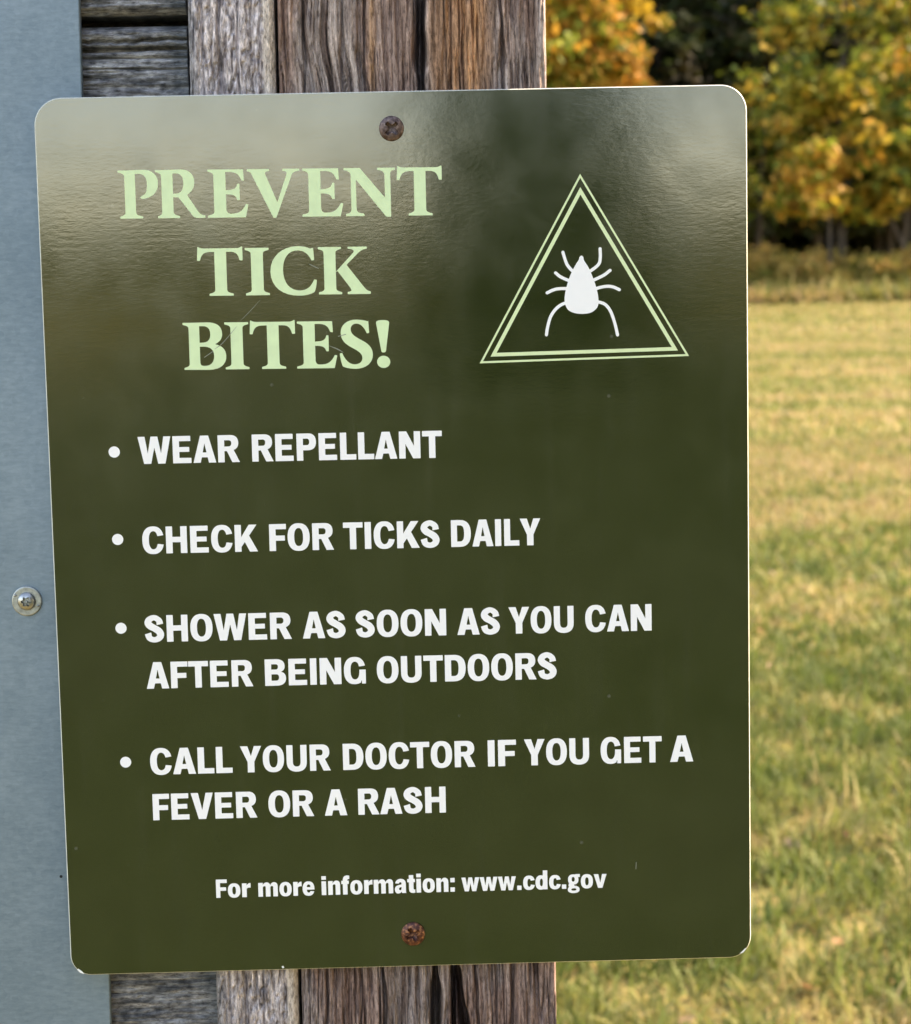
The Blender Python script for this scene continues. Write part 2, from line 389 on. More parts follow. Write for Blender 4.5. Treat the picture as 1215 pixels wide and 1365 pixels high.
def shrub(name, x, y, w, h, pal, seed, label, group, nclump=26, nper=80, leaf=.09):
    r = np.random.default_rng(seed); root = empty(name, (x, y, 0)); tag(root, label, 'shrub', group)
    V = []; F = []; cen = []
    for i in range(9):
        a = r.uniform(0, 6.28); e = r.uniform(.2, 1.0) * w / 2; z = h * r.uniform(.6, 1)
        tube(V, F, [(0, 0, -.05), (math.cos(a) * e * .4, math.sin(a) * e * .4, z * .5), (math.cos(a) * e, math.sin(a) * e, z)], [.03, .018, .006], 5)
        cen += [(math.cos(a) * e * s, math.sin(a) * e * s, z * s) for s in (.45, .75, 1)]
    cen = np.array(cen)[:nclump]; sp = r.uniform(.16, .34, len(cen)) * (w / 2.0) ** .5
    Vl, Fl, Cl = leaf_cloud(r, cen, sp, nper, leaf, pal_col(r, pal, len(cen))); Vl[:, 2] = np.maximum(Vl[:, 2], .01)
    link_mesh('stem', mesh_np('stem', V, F), MAT['bark'], root, True)
    link_mesh('foliage', mesh_np('foliage', Vl, Fl, Cl), MAT['leaf'], root)

def PX(u, d):           # field position for a bearing given in photo columns, at depth d metres
    return .008 + (u - 553) / 2800.0 * (d + .91)

FRONT = [  # column, depth, height, crown radius, lowest leaves, palette, label
    (705, 80, 15, 3.1, 6.6, 'gold', 'golden orange maple tree whose crown overhangs the dark gap in the wood'),
    (800, 82, 14, 2.6, 6.4, 'orange', 'orange and green autumn tree directly beside the golden maple'),
    (925, 92, 15, 2.8, 6.0, 'dark', 'dark green tree deep inside the gap in the wood'),
    (1010, 86, 9.2, 2.4, 3.2, 'green', 'lower green tree with few orange leaves at the edge of the dark gap'),
    (1120, 80, 15, 3.4, 6.0, 'yellow', 'tall yellow green tree with broad spreading crown above the brush'),
    (1105, 78, 7.4, 2.1, 3.3, 'gold', 'small golden understorey tree under the broad yellow green crown'),
    (1215, 79, 8.4, 2.4, 2.8, 'yellow', 'low branching yellow tree beside the small golden tree'),
    (1275, 82, 16, 3.6, 5.0, 'gold', 'tall golden tree at the end of the wood edge past the low yellow tree'),
    (640, 84, 14, 3.3, 3.0, 'yellow', 'yellow tree standing behind the wooden post'),
    (1400, 82, 14, 3.4, 3.0, 'orange', 'orange tree outermost along the wood edge'),
    (500, 80, 13, 3.4, 2.8, 'gold', 'golden tree in the part of the wood edge screened by the sign'),
    (330, 83, 15, 3.6, 3.0, 'green', 'green tree in the part of the wood edge screened by the sign'),
    (150, 80, 14, 3.5, 2.6, 'orange', 'orange tree in the part of the wood edge screened by the sign'),
    (-30, 84, 15, 3.6, 2.8, 'yellow', 'yellow tree in the part of the wood edge screened by the steel plate'),
]
for i, (u, d, h, cr, low, pal, lab) in enumerate(FRONT):
    tree('autumn_tree', PX(u, d), d, h, cr, low, pal, 100 + i, lab, nclump=int(44 + 3.2 * cr * cr * (h - low) / 9), nper=56, leaf=.22)
for i in range(26):
    u = 50 + i * 55 + 22 * math.sin(i * 2.3); d = 90 + (i * 7) % 13
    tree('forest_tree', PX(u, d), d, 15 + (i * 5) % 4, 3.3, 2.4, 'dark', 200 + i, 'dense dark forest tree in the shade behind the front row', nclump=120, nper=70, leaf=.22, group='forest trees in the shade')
# the wood further in: one mass
r = np.random.default_rng(55); k = 4200
cen = np.stack([r.uniform(-34, 58, k), r.uniform(104, 122, k), r.uniform(0, 1, k) ** 1.5 * 20 + .2], 1)
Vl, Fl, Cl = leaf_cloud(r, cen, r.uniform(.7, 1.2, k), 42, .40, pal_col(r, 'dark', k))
tag(link_mesh('deep_wood', mesh_np('deep_wood', Vl, Fl, Cl), MAT['leaf']), 'deep dark wood closing the view behind the trees', 'wood', kind='stuff')
# bare pale trunk
V = []; F = []; tube(V, F, [(0, 0, -.1), (.1, 0, 2.), (.35, .1, 4.2), (.3, 0, 6.5)], [.10, .08, .06, .03], 8)
tube(V, F, [(.1, 0, 2.), (-.35, .1, 3.1), (-.5, 0, 4.)], [.07, .045, .015], 6)
rt = empty('bare_sapling', (PX(1200, 83), 83, 0)); tag(rt, 'thin pale bare sapling leaning before the dark wood', 'tree')
link_mesh('trunk', mesh_np('trunk', V, F), m_plain('pale_bark', (.13, .105, .085), .9, .1), rt, True)
for i in range(40):
    u = (985 + i * 13 if i < 26 else 60 + (i - 26) * 62) + 5 * math.sin(i * 5.1); d = 77.5 + 1.6 * math.sin(i * 1.7) + 1.2
    rr = random.Random(i)
    shrub('brush_shrub', PX(u, d), d, rr.uniform(1.3, 2.4), rr.uniform(.8, 1.9), 'brush', 300 + i, 'low brown green brush shrub at the foot of the wood', 'brush along the wood edge')
# behind the camera: what the gloss of the sign mirrors
r = np.random.default_rng(77); k = 1700
cen = np.stack([r.uniform(-90, 90, k), r.uniform(-232, -222, k), r.uniform(0, 1, k) ** .8 * 7.4], 1)
cen[:, 2] *= .75 + .5 * fbm(cen[:, 0] / 9., cen[:, 0] * 0, 5, 2)
k2 = 500; c2 = np.stack([r.uniform(-70, -9, k2), r.uniform(-104, -97, k2), r.uniform(.2, 2.0, k2)], 1); cen = np.concatenate([cen, c2]); k = len(cen)  # second mass: low hedge added to cover sunlit ground in the reflection
Vl, Fl, Cl = leaf_cloud(r, cen, np.where(np.arange(k) < k - k2, r.uniform(.7, 1.1, k), .35), 40, .40, pal_col(r, 'green', k)); Vl[:, 2] = np.maximum(Vl[:, 2], .02)
tag(link_mesh('distant_treeline', mesh_np('distant_treeline', Vl, Fl, Cl), MAT['leaf']), 'distant treeline and added low hedge across the field opposite the sign', 'wood', kind='stuff')

ADDED_SHADE_TREES = [(8.5, -3.6, 9), (12.5, -6, 14), (15.5, -12, 14), (13, -19, 13), (16, -26, 15), (14, -33, 14), (17.5, -40, 15), (17, -48, 15), (19, -56, 16), (21, -65, 17), (21.5, -75, 19), (23, -86, 19), (9.5, -10, 8), (11, -24, 9)]  # trees added out of view to shade the ground mirrored in the sign
g0 = None
for i, (x, y, h) in enumerate(ADDED_SHADE_TREES):
    if g0 is None:
        g0 = tree('added_shade_tree', x, y, 14, 4.2, 2.6, 'green', 700, 'broad green tree added out of view to shade the ground the sign mirrors', nclump=150, nper=60, leaf=.34, group='added shade trees out of view')
        g0.scale = (h / 10.8,) * 3
    else:
        g = g0.copy(); COL.objects.link(g); g.location = (x, y, 0); g.scale = (h / 10.8,) * 3; g.rotation_euler.z = i * 1.7
        for ch in g0.children:
            c = ch.copy(); COL.objects.link(c); c.parent = g

def conifer(x, y, h, w, seed, label):  # unseen conifers added to make the dark column in the sign's reflection
    r = np.random.default_rng(seed); root = empty('added_reflection_cedar', (x, y, 0)); tag(root, label, 'tree')
    V = []; F = []; tube(V, F, [(0, 0, -.1), (0, 0, h * .5), (0, 0, h * .97)], [.16, .1, .015], 8)
    cen = []
    for i in range(260):
        z = h * (.06 + .92 * (i / 260)); rad = w / 2 * (1 - (z / h) ** 1.6) * r.uniform(.5, 1.0); a = i * 2.399
        cen.append((math.cos(a) * rad, math.sin(a) * rad, z))
    cen = np.array(cen); Vl, Fl, Cl = leaf_cloud(r, cen, np.full(len(cen), .2), 70, .08, pal_col(r, 'dark', len(cen)))
    link_mesh('trunk', mesh_np('trunk', V, F), MAT['bark'], root, True); link_mesh('crown', mesh_np('crown', Vl, Fl, Cl), MAT['leaf'], root)
conifer(1.15, -24, 7.5, 2.3, 901, 'narrow dark cedar added opposite the sign for its dark reflection')
conifer(2.6, -30, 4.6, 2.6, 902, 'shorter broad cedar added beside the narrow one for the same reflection')

# ================================================================== weathered timber
def timber(name, mat, x0, x1, z0, z1, y_front, depth, du, zrows, hfun, cfun, parent=None, xcols=None, origin=(0, 0, 0)):
    """upright board: displaced front grid, sides and back closed. mm in, metres out; h > 0 is towards the camera"""
    xs = np.arange(x0, x1 + du * .5, du) if xcols is None else np.asarray(xcols, float)
    zs = np.asarray(zrows, float)
    Xm, Zm = np.meshgrid(xs, zs); H = hfun(Xm, Zm)
    Cc = cfun(Xm, Zm)
    Yf = y_front - H
    nr, nc = Xm.shape
    V = np.stack([Xm.ravel(), Yf.ravel(), Zm.ravel()], 1); ids = np.arange(nr * nc).reshape(nr, nc)
    F = np.stack([ids[:-1, :-1].ravel(), ids[:-1, 1:].ravel(), ids[1:, 1:].ravel(), ids[1:, :-1].ravel()], 1)
    ring = np.concatenate([ids[0, :-1], ids[:-1, -1], ids[-1, :0:-1], ids[:0:-1, 0]])
    Vb = V[ring].copy(); Vb[:, 1] = y_front + depth
    nb = len(V); b = np.arange(len(ring)) + nb; rn = np.roll(ring, -1); bn = np.roll(b, -1)
    F2 = np.stack([ring, b, bn, rn], 1)
    Cb = np.concatenate([Cc.reshape(-1, 3), Cc.reshape(-1, 3)[ring]])
    # back: fan around centre
    ctr = np.array([[(x0 + x1) / 2, y_front + depth, (zs[0] + zs[-1]) / 2]])
    Va = np.concatenate([V, Vb, ctr]); ci = len(Va) - 1
    F3 = np.stack([np.full(len(b), ci), bn, b], 1)
    Cb = np.concatenate([Cb, Cb[:1]])
    me = bpy.data.meshes.new(name)
    allF = [tuple(f) for f in F2.tolist()] + [tuple(f) for f in F3.tolist()] + F.tolist()
    me.from_pydata((Va * .001 - np.array(origin) * .001).tolist(), [], allF); 
    a = me.attributes.new('Col', 'FLOAT_COLOR', 'POINT'); c4 = np.ones((len(Va), 4), np.float32); c4[:, :3] = Cb
    a.data.foreach_set('color', c4.ravel()); me.update()
    sm = np.zeros(len(allF), bool); sm[len(F2) + len(F3):] = True
    me.polygons.foreach_set('use_smooth', sm)
    o = link_mesh(name, me, mat, parent); o.location = Vector(origin) * .001 + Vector((0, 0, SZ))
    return o

def zrows(lo, hi, fine, step=.45, coarse=18.):
    z = [lo]; 
    while z[-1] < hi:
        inf = any(a <= z[-1] < b for a, b in fine)
        z.append(z[-1] + (step if inf else coarse))
        if not inf:
            for a, b in fine:
                if z[-2] < a < z[-1]: z[-1] = a
    z[-1] = hi
    return z
FINE = [(-246, -184), (184, 252)]

def crack(x, z, xc, w, depth, amp=.8, s=0, z0=-1e9, z1=1e9, lam=30.):
    c = xc + amp * 2 * (fbm(z / lam, z * 0 + s, s, 3) - .5)
    ww = w * (.55 + .9 * vnoise(z / 14., z * 0, s + 3))
    e = sst(z0, z0 + 12, z) * (1 - sst(z1 - 12, z1, z)) if z0 > -1e8 or z1 < 1e8 else 1.
    return -depth * e * np.exp(-np.abs((x - c) / ww) ** 3)

def edge_round(x, x0, x1, r, d):
    return -d * (np.clip((x0 + r - x) / r, 0, 1) ** 2 + np.clip((x - x1 + r) / r, 0, 1) ** 2)

LEAN = .0058
# --- main post
def post_warp(x, z):
    k = np.exp(-(((x + 30) / 17.) ** 2 + ((z - 203) / 30.) ** 2))
    return x + 4.0 * k * np.tanh((z - 203) / 18.) + 1.8 * (fbm(x / 14, z / 80, 71, 4) - .5), k
def post_h(x, z):
    xw, k = post_warp(x, z)
    h = 2.6 * (fbm(xw / 6.5, z / 160, 1, 3) - .5) + 1.5 * (fbm(xw / 2.1, z / 55, 2, 3) - .5) + .55 * (fbm(xw / .8, z / 16, 4, 2) - .5)
    h += -1.4 * sst(.56, .68, fbm(xw / 2.4, z / 60, 6, 4)) - .8 * sst(.58, .66, fbm(xw / 1.3, z / 22, 7, 3))
    for sd, fx, fz, wd_, dp in ((61, 3.4, 120., .030, 2.6), (62, 1.7, 60., .035, 1.5), (63, 5.5, 200., .018, 3.5)):
        fv = fbm(xw / fx, z / fz, sd, 2); gate = sst(.40, .62, fbm(x / 7., z / 45., sd + 5, 2))
        h += -dp * gate * np.exp(-np.abs((fv - .5) / wd_) ** 1.5)
    low = 1 - sst(-170, -120, z)
    h += low * 1.6 * np.sin(x / 3.4 + 1.2 * np.sin(x / 9.)) * .55
    h += crack(x, z, 11.5 + .0001 * z, 1.6, 32, 1.2, 41) + crack(x, z, -12, .7, 5, 1.6, 43) + crack(x, z, 46, .8, 5, 2.0, 44) + crack(x, z, -22, .6, 3, 1.4, 48)
    h += crack(x, z, 21.5 - .12 * (z + 200), 1.9, 32, .6, 45, -400, -192) + crack(x, z, 19.5, 1.5, 28, .5, 46, -280, -150)
    h += crack(x, z, 30, .5, 3, 1.5, 47) + crack(x, z, -38, .6, 4, 1.2, 49)
    h += edge_round(x, -49, 66, 1.6, 1.6)
    return np.minimum(h, 1.6)
def post_c(x, z):
    xw, k = post_warp(x, z)
    f1 = fbm(xw / 3.0, z / 60, 81, 4); f2 = fbm(xw / 1.1, z / 14, 82, 3); f3 = fbm(x / 26, z / 70, 83, 3)
    g = np.clip(.5 + 1.5 * (f1 - .5) + 1.0 * (f2 - .5), 0, 1)[..., None]
    dark = np.array([.155, .115, .098]); lite = np.array([.56, .475, .43])
    c = dark * (1 - g) + lite * g
    red = (.25 + sst(.40, .60, f3) * .5)[..., None]; c = c * (1 - red) + red * (np.array([.22, .118, .085]) * .75 + c * np.array([.50, .42, .38]))
    org = (sst(13, 18, x) * (1 - sst(38, 46, x + 5 * (f1 - .5))) * sst(120, 185, z) * (.35 + .9 * f1))[..., None]
    c = c * (1 - org) + org * (np.array([.46, .235, .120]) * (.45 + .9 * g))
    st = (np.exp(-((x + 8.5 + 3 * (f3 - .5)) / 1.6) ** 2) * sst(185, 200, z) * .8)[..., None]
    c = c * (1 - st) + st * np.array([.44, .25, .14])
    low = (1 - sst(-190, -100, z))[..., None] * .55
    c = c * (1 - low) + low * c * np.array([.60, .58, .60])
    return c
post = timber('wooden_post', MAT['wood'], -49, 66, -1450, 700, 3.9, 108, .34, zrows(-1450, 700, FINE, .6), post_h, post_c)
post.rotation_euler.y = LEAN
tag(post, 'weathered grey brown wooden post with deep vertical cracks behind the sign', 'post')
# --- pale upright board beside it
def pale_h(x, z):
    h = 1.5 * (fbm(x / 5., z / 120, 101, 3) - .5) + 1.3 * (fbm(x / 1.5, z / 9., 102, 3) - .5) + .7 * (fbm(x / .7, z / 3., 103, 2) - .5)
    pit = sst(.58, .70, fbm(x / 2.0, z / 6., 104, 3)); h -= 1.0 * pit * (1 - sst(-55.5, -54, x))
    h += crack(x, z, -74.0, .7, 2.5, 1.0, 105) + crack(x, z, -81, .5, 2.0, .8, 106) + crack(x, z, -66, .5, 1.5, .8, 108)
    for sd, fx, fz, wd_, dp in ((161, 2.6, 45., .035, 1.6), (162, 1.4, 18., .04, 1.0)):
        fv = fbm(x / fx, z / fz, sd, 2); h += -dp * sst(.42, .6, fbm(x / 6., z / 25., sd + 5, 2)) * np.exp(-np.abs((fv - .5) / wd_) ** 1.5)
    sm = sst(-56, -54.5, x); h = h * (1 - .85 * sm) + .5 * sm
    return np.minimum(h + edge_round(x, -87.3, -50.6, 2.6, 2.4), 1.5)
def pale_c(x, z):
    f1 = fbm(x / 1.3, z / 8., 111, 4); f2 = fbm(x / 6., z / 40, 112, 3); f3 = fbm(x / .8, z / 3., 113, 2)
    g = np.clip(.55 + 1.7 * (f1 - .5) + 1.0 * (f3 - .5) + .6 * (f2 - .5), 0, 1)[..., None]
    c = np.array([.25, .205, .20]) * (1 - g) + np.array([.80, .70, .68]) * g
    sm = sst(-56.5, -54.5, x)[..., None]; c = c * (1 - sm) + sm * np.array([.66, .56, .48])
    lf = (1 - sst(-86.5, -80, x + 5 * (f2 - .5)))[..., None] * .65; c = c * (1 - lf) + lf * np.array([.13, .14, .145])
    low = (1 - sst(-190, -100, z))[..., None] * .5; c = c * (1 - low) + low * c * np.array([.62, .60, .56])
    return c
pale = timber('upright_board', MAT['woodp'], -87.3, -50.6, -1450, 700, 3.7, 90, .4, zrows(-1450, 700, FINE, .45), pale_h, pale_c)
pale.rotation_euler.y = LEAN
tag(pale, 'narrow pale grey weathered board standing upright against the wooden post', 'board')
# --- horizontal planks behind the steel plate
wall = empty('plank_wall', (0, .02, 0)); tag(wall, 'dark grey weathered horizontal planks between steel plate and pale board', 'wall')
def plank(z0, z1, seed, first=False, fine=True):
    def h(x, z):
        v = 1.5 * (fbm(x / 90, z / 5., seed, 3) - .5) + 1.3 * (fbm(x / 14, z / 1.7, seed + 1, 3) - .5) + .6 * (fbm(x / 4, z / .8, seed + 2, 2) - .5)
        v += crack(z, x, z1 - 10.2, .7, 7, .7, seed + 3, lam=25) + crack(z, x, z1 - 6.6, .6, 4, 1.5, seed + 4, lam=8) + crack(z, x, z1 - 19, .35, 3, .5, seed + 5) + crack(z, x, z1 - 14.2, .3, 2.5, .5, seed + 6)
        v += crack(z, x, z0 + 25, .4, 2.5, .9, seed + 7) + crack(z, x, z0 + 41, .4, 2.5, 1.2, seed + 8)
        for sd, fx, fz, wd_, dp in ((71, 90., 3.0, .03, 2.0), (72, 30., 1.8, .035, 1.2)):
            fv = fbm(x / fx, z / fz, seed + sd, 2); v += -dp * sst(.42, .6, fbm(x / 30., z / 8., seed + sd + 5, 2)) * np.exp(-np.abs((fv - .5) / wd_) ** 1.5)
        v += -9 * np.clip((z - z1 + 3.6) / 3.6, 0, 1) ** 1.6 - 5 * np.clip((z0 + 4 - z) / 4, 0, 1) ** 2
        return np.minimum(v, 1.0)
    def c(x, z):
        f1 = fbm(x / 18, z / 2.0, seed + 11, 4); f2 = fbm(x / 3, z / 2.2, seed + 12, 3); f3 = fbm(x / 30, z / 22, seed + 13, 2)
        g = np.clip(.5 + 1.6 * (f1 - .5) + 1.1 * (f2 - .5), 0, 1)[..., None]
        col = np.array([.085, .085, .088]) * (1 - g) + np.array([.36, .345, .335]) * g
        bl = (sst(-102, -88, x) * .55)[..., None]; col = col * (1 - bl) + bl * np.array([.10, .118, .125])
        return col * (.8 + .5 * f3[..., None])
    if fine: zz = np.arange(z0, z1 + .2, .5 if z1 - z0 < 60 else 1.0).tolist()
    xs = np.concatenate([np.linspace(-620, -150, 10), np.arange(-145, -87.4, .6)]) if fine else np.linspace(-620, -87.5, 14)
    if not fine: zz = np.linspace(z0, z1, 8).tolist()
    else:
        zz = zrows(z0, z1, [(max(z0, -246), min(z1, -184)), (max(z0, 184), min(z1, 252))] if (z1 > 184 or z0 < -184) else [], .5, 16)
    return timber('plank', MAT['woodh'], -620, -87.5, z0, z1, 17.5, 38, 1, zz, h, c, None, xs)
Z = [(229.5, 450, 500, 1), (-2, 225.2, 520, 1), (-228, -6, 540, 1), (-458, -232, 560, 1), (-690, -462, 580, 0), (-920, -694, 600, 0), (-1150, -924, 620, 0), (-1400, -1154, 640, 0), (454, 690, 660, 0)]
for z0, z1, s, f in Z:
    p = plank(z0, z1, s, fine=bool(f)); p.parent = wall; p.matrix_parent_inverse = Matrix.Translation((0, -.02, 0))

bk = timber('gap_light_block', MAT['woodh'], -620, -87.5, -1400, 690, 47, 20, 1, [-1400, -300, 300, 690], lambda x, z: x * 0, lambda x, z: np.zeros(x.shape + (3,)) + np.array([.09, .08, .07]), None, np.linspace(-620, -87.5, 6))  # added behind the planks to stop sky light showing through the gap
bk.parent = wall; bk.matrix_parent_inverse = Matrix.Translation((0, -.02, 0))
# ================================================================== steel plate and its bolt
def rounded_box_mesh(name, x0, x1, y0, y1, z0, z1, bev):
    bm = bmesh.new(); bmesh.ops.create_cube(bm, size=1)
    for v in bm.verts: v.co = Vector(((x0 + x1) / 2 + v.co.x * (x1 - x0), (y0 + y1) / 2 + v.co.y * (y1 - y0), (z0 + z1) / 2 + v.co.z * (z1 - z0)))
    bmesh.ops.bevel(bm, geom=bm.edges[:], offset=bev, segments=2, affect='EDGES', profile=.5)
    me = bpy.data.meshes.new(name); bm.to_mesh(me); bm.free(); return me
plate = link_mesh('steel_plate', rounded_box_mesh('steel_plate', -.52, -.1351, .0100, .0145, -.62, .52, .0006), MAT['galv'])
plate.location = (0, 0, SZ); plate.rotation_euler.y = .0102
tag(plate, 'blue grey galvanised steel plate fixed over the planks beside the sign', 'metal plate')
bm = bmesh.new(); bmesh.ops.create_circle(bm, cap_ends=True, radius=.0007, segments=12)
me = bpy.data.meshes.new('hole_shade_disc'); bm.to_mesh(me); bm.free()
d = link_mesh('hole_shade_disc', me, MAT['hole_shade'], plate); d.rotation_euler.x = math.pi / 2; d.location = (-.1553, .00985, -.1520)  # flat dark disc, painted as the shade in a small hole

def lathe(prof, seg=48, hfun=None):
    """prof: list of (r, y) from centre out; y negative is towards the camera. returns verts, faces in the XZ plane"""
    V = [(0, prof[0][1] + (hfun(0, 0) if hfun else 0), 0)]; F = []
    for r, y in prof[1:]:
        for k in range(seg):
            t = 2 * math.pi * k / seg; x, z = r * math.cos(t), r * math.sin(t)
            V.append((x, y + (hfun(x, z) if hfun else 0), z))
    for k in range(seg): F.append((0, 1 + k, 1 + (k + 1) % seg))
    for i in range(len(prof) - 2):
        a = 1 + i * seg; b = a + seg
        for k in range(seg):
            k2 = (k + 1) % seg; F.append((a + k, b + k, b + k2, a + k2))
    return V, F
def mesh_list(name, V, F):
    me = bpy.data.meshes.new(name); me.from_pydata(V, [], F); me.update()
    bm = bmesh.new(); bm.from_mesh(me); bmesh.ops.recalc_face_normals(bm, faces=bm.faces); bm.to_mesh(me); bm.free(); return me

bolt = empty('plate_bolt', (-.1665, .0100, SZ - .0248)); tag(bolt, 'round steel security bolt with flat washer set in the steel plate', 'bolt')
mm = .001
washer_prof = [(0, -1.1), (3.0, -1.1), (6.15, -1.1), (6.5, -.95), (6.65, -.6), (6.65, .2)]
link_mesh('washer', mesh_list('washer', *lathe([(r * mm, y * mm) for r, y in washer_prof])), MAT['steel'], bolt)
def lobes(x, z):
    r = math.hypot(x, z); t = math.atan2(z, x); rr = (1.75 + .32 * math.cos(6 * t)) * mm
    return 2.4 * mm if r < rr else 0
hp = [(0, -3.2)] + [(.25 * i, -1.1 - 2.2 * math.sqrt(max(0, 1 - (.25 * i / 4.15) ** 2))) for i in range(1, 16)] + [(4.0, -1.7), (4.05, -1.0)]
hd = link_mesh('bolt_head', mesh_list('bolt_head', *lathe([(r * mm, y * mm) for r, y in hp], 72, lobes)), MAT['bolt'], bolt)
pn = link_mesh('pin', mesh_list('pin', *lathe([(r * mm, y * mm) for r, y in ((0, -2.9), (.4, -2.9), (.6, -2.7), (.6, -1.2))], 16)), MAT['steel'], bolt)
pn.location = (.0001, 0, -.0002)
for (x, z) in ((-4.9, 2.7), (5.0, -2.2)):
    k = link_mesh('nub', mesh_list('nub', *lathe([(r * mm, y * mm) for r, y in ((0, -1.75), (.3, -1.65), (.55, -1.35), (.65, -1.0))], 14)), MAT['bolt'], bolt, True)
    k.location = (x * mm, 0, z * mm)

# ================================================================== the sign
sign = empty('information_sign', (0, 0, SZ)); tag(sign, 'glossy dark green sign about preventing tick bites screwed to the post', 'sign')
SW, SH = .305, .3863
def round_rect(w, h, radii, seg=10):
    pts = []
    for (sx, sz, a0), r in zip(((1, 1, 0), (-1, 1, 90), (-1, -1, 180), (1, -1, 270)), radii):
        cx, cz = sx * (w / 2 - r), sz * (h / 2 - r)
        for k in range(seg + 1):
            a = math.radians(a0 + 90 * k / seg); pts.append((cx + r * math.cos(a), cz + r * math.sin(a)))
    return pts
RAD = (.0112, .0118, .0090, .0098)        # TR, TL, BL, BR
outer = round_rect(SW, SH, RAD); inner = round_rect(SW - .0009, SH - .0008, [r - .0004 for r in RAD])
def wob(p):                                # the slightly uneven sheared rim
    return p
n = len(outer); V = [(x, 0, z) for x, z in inner]
bm = bmesh.new(); bm.faces.new([bm.verts.new(v) for v in V]); bmesh.ops.recalc_face_normals(bm, faces=bm.faces)
bm.normal_update()
if bm.faces[:][0].normal.y > 0: bmesh.ops.reverse_faces(bm, faces=bm.faces)
me = bpy.data.meshes.new('panel'); bm.to_mesh(me); bm.free()
link_mesh('panel', me, MAT['sign'], sign)
V = [(x, 0, z) for x, z in inner] + [(x, .0006, z) for x, z in outer] + [(x, .0023, z) for x, z in outer] + [(x, .0023, z) for x, z in inner]
F = []
for i in range(n):
    j = (i + 1) % n
    for a in range(3): F.append((a * n + i, a * n + j, (a + 1) * n + j, (a + 1) * n + i))
F.append(tuple(3 * n + i for i in range(n)))
link_mesh('edge', mesh_list('edge', V, F), MAT['edge'], sign)

# ---- lettering: outlines as unions (add) and differences (sub) of polygons, cap height 100
def cub(p0, p1, p2, p3, n=8):
    return [tuple((1 - t) ** 3 * a + 3 * (1 - t) ** 2 * t * b + 3 * (1 - t) * t * t * c + t ** 3 * d for a, b, c, d in zip(p0, p1, p2, p3)) for t in [k / n for k in range(1, n + 1)]]
def path(s):
    """'M x y L x y C x y x y x y' -> polygon"""
    out = []; tk = re.findall(r'[MLC]|-?\d*\.?\d+', s); i = 0; cmd = None
    while i < len(tk):
        if tk[i] in 'MLC': cmd = tk[i]; i += 1
        k = 6 if cmd == 'C' else 2; v = [float(q) for q in tk[i:i + k]]; i += k
        if cmd == 'C': out += cub(out[-1], v[0:2], v[2:4], v[4:6])
        else: out.append((v[0], v[1]))
    return out
def rc(x0, y0, x1, y1): return [(x0, y0), (x1, y0), (x1, y1), (x0, y1)]
def se(cx, cy, rx, ry, e=2.35, n=44):
    o = []
    for k in range(n):
        a = 2 * math.pi * k / n; c, s = math.cos(a), math.sin(a)
        o.append((cx + rx * math.copysign(abs(c) ** (2 / e), c), cy + ry * math.copysign(abs(s) ** (2 / e), s)))
    return o
def stroke(pts, n=8, cap=False):
    """variable-width stroke through (x, y, w) points"""
    P = [np.array(p, float) for p in pts]; P = [2 * P[0] - P[1]] + P + [2 * P[-1] - P[-2]]; C = []
    for i in range(1, len(P) - 2):
        for k in range(n if i < len(P) - 3 else n + 1):
            t = k / n; a, b, c, d = P[i - 1:i + 3]
            C.append(.5 * ((2 * b) + (c - a) * t + (2 * a - 5 * b + 4 * c - d) * t * t + (3 * b - a - 3 * c + d) * t ** 3))
    C = np.array(C); T = np.gradient(C[:, :2], axis=0); T /= np.linalg.norm(T, axis=1)[:, None]; Nn = np.stack([-T[:, 1], T[:, 0]], 1)
    l = C[:, :2] + Nn * C[:, 2:] / 2; r_ = C[:, :2] - Nn * C[:, 2:] / 2
    out = [tuple(p) for p in l]
    if cap:
        e = C[-1]; a0 = math.atan2(Nn[-1, 1], Nn[-1, 0]); out += [(e[0] + e[2] / 2 * math.cos(a0 - math.pi * k / 6), e[1] + e[2] / 2 * math.sin(a0 - math.pi * k / 6)) for k in range(1, 6)]
    out += [tuple(p) for p in r_[::-1]]
    if cap:
        e = C[0]; a0 = math.atan2(-Nn[0, 1], -Nn[0, 0]); out += [(e[0] + e[2] / 2 * math.cos(a0 - math.pi * k / 6), e[1] + e[2] / 2 * math.sin(a0 - math.pi * k / 6)) for k in range(1, 6)]
    return out
def soften(poly, r):
    """nip sharp corners"""
    n = len(poly); out = []
    for i in range(n):
        a, b, c = (np.array(poly[(i + k) % n], float) for k in (-1, 0, 1))
        u, v = a - b, c - b; lu, lv = np.linalg.norm(u), np.linalg.norm(v)
        if lu < 1e-6 or lv < 1e-6: continue
        cs = np.dot(u, v) / lu / lv
        if cs > -.85 and lu > 1.2 * r and lv > 1.2 * r:
            p, q = b + u / lu * min(r, lu * .4), b + v / lv * min(r, lv * .4)
            out += [tuple(p), tuple((p + q) / 4 + b / 2), tuple(q)]
        else: out.append(tuple(b))
    return out

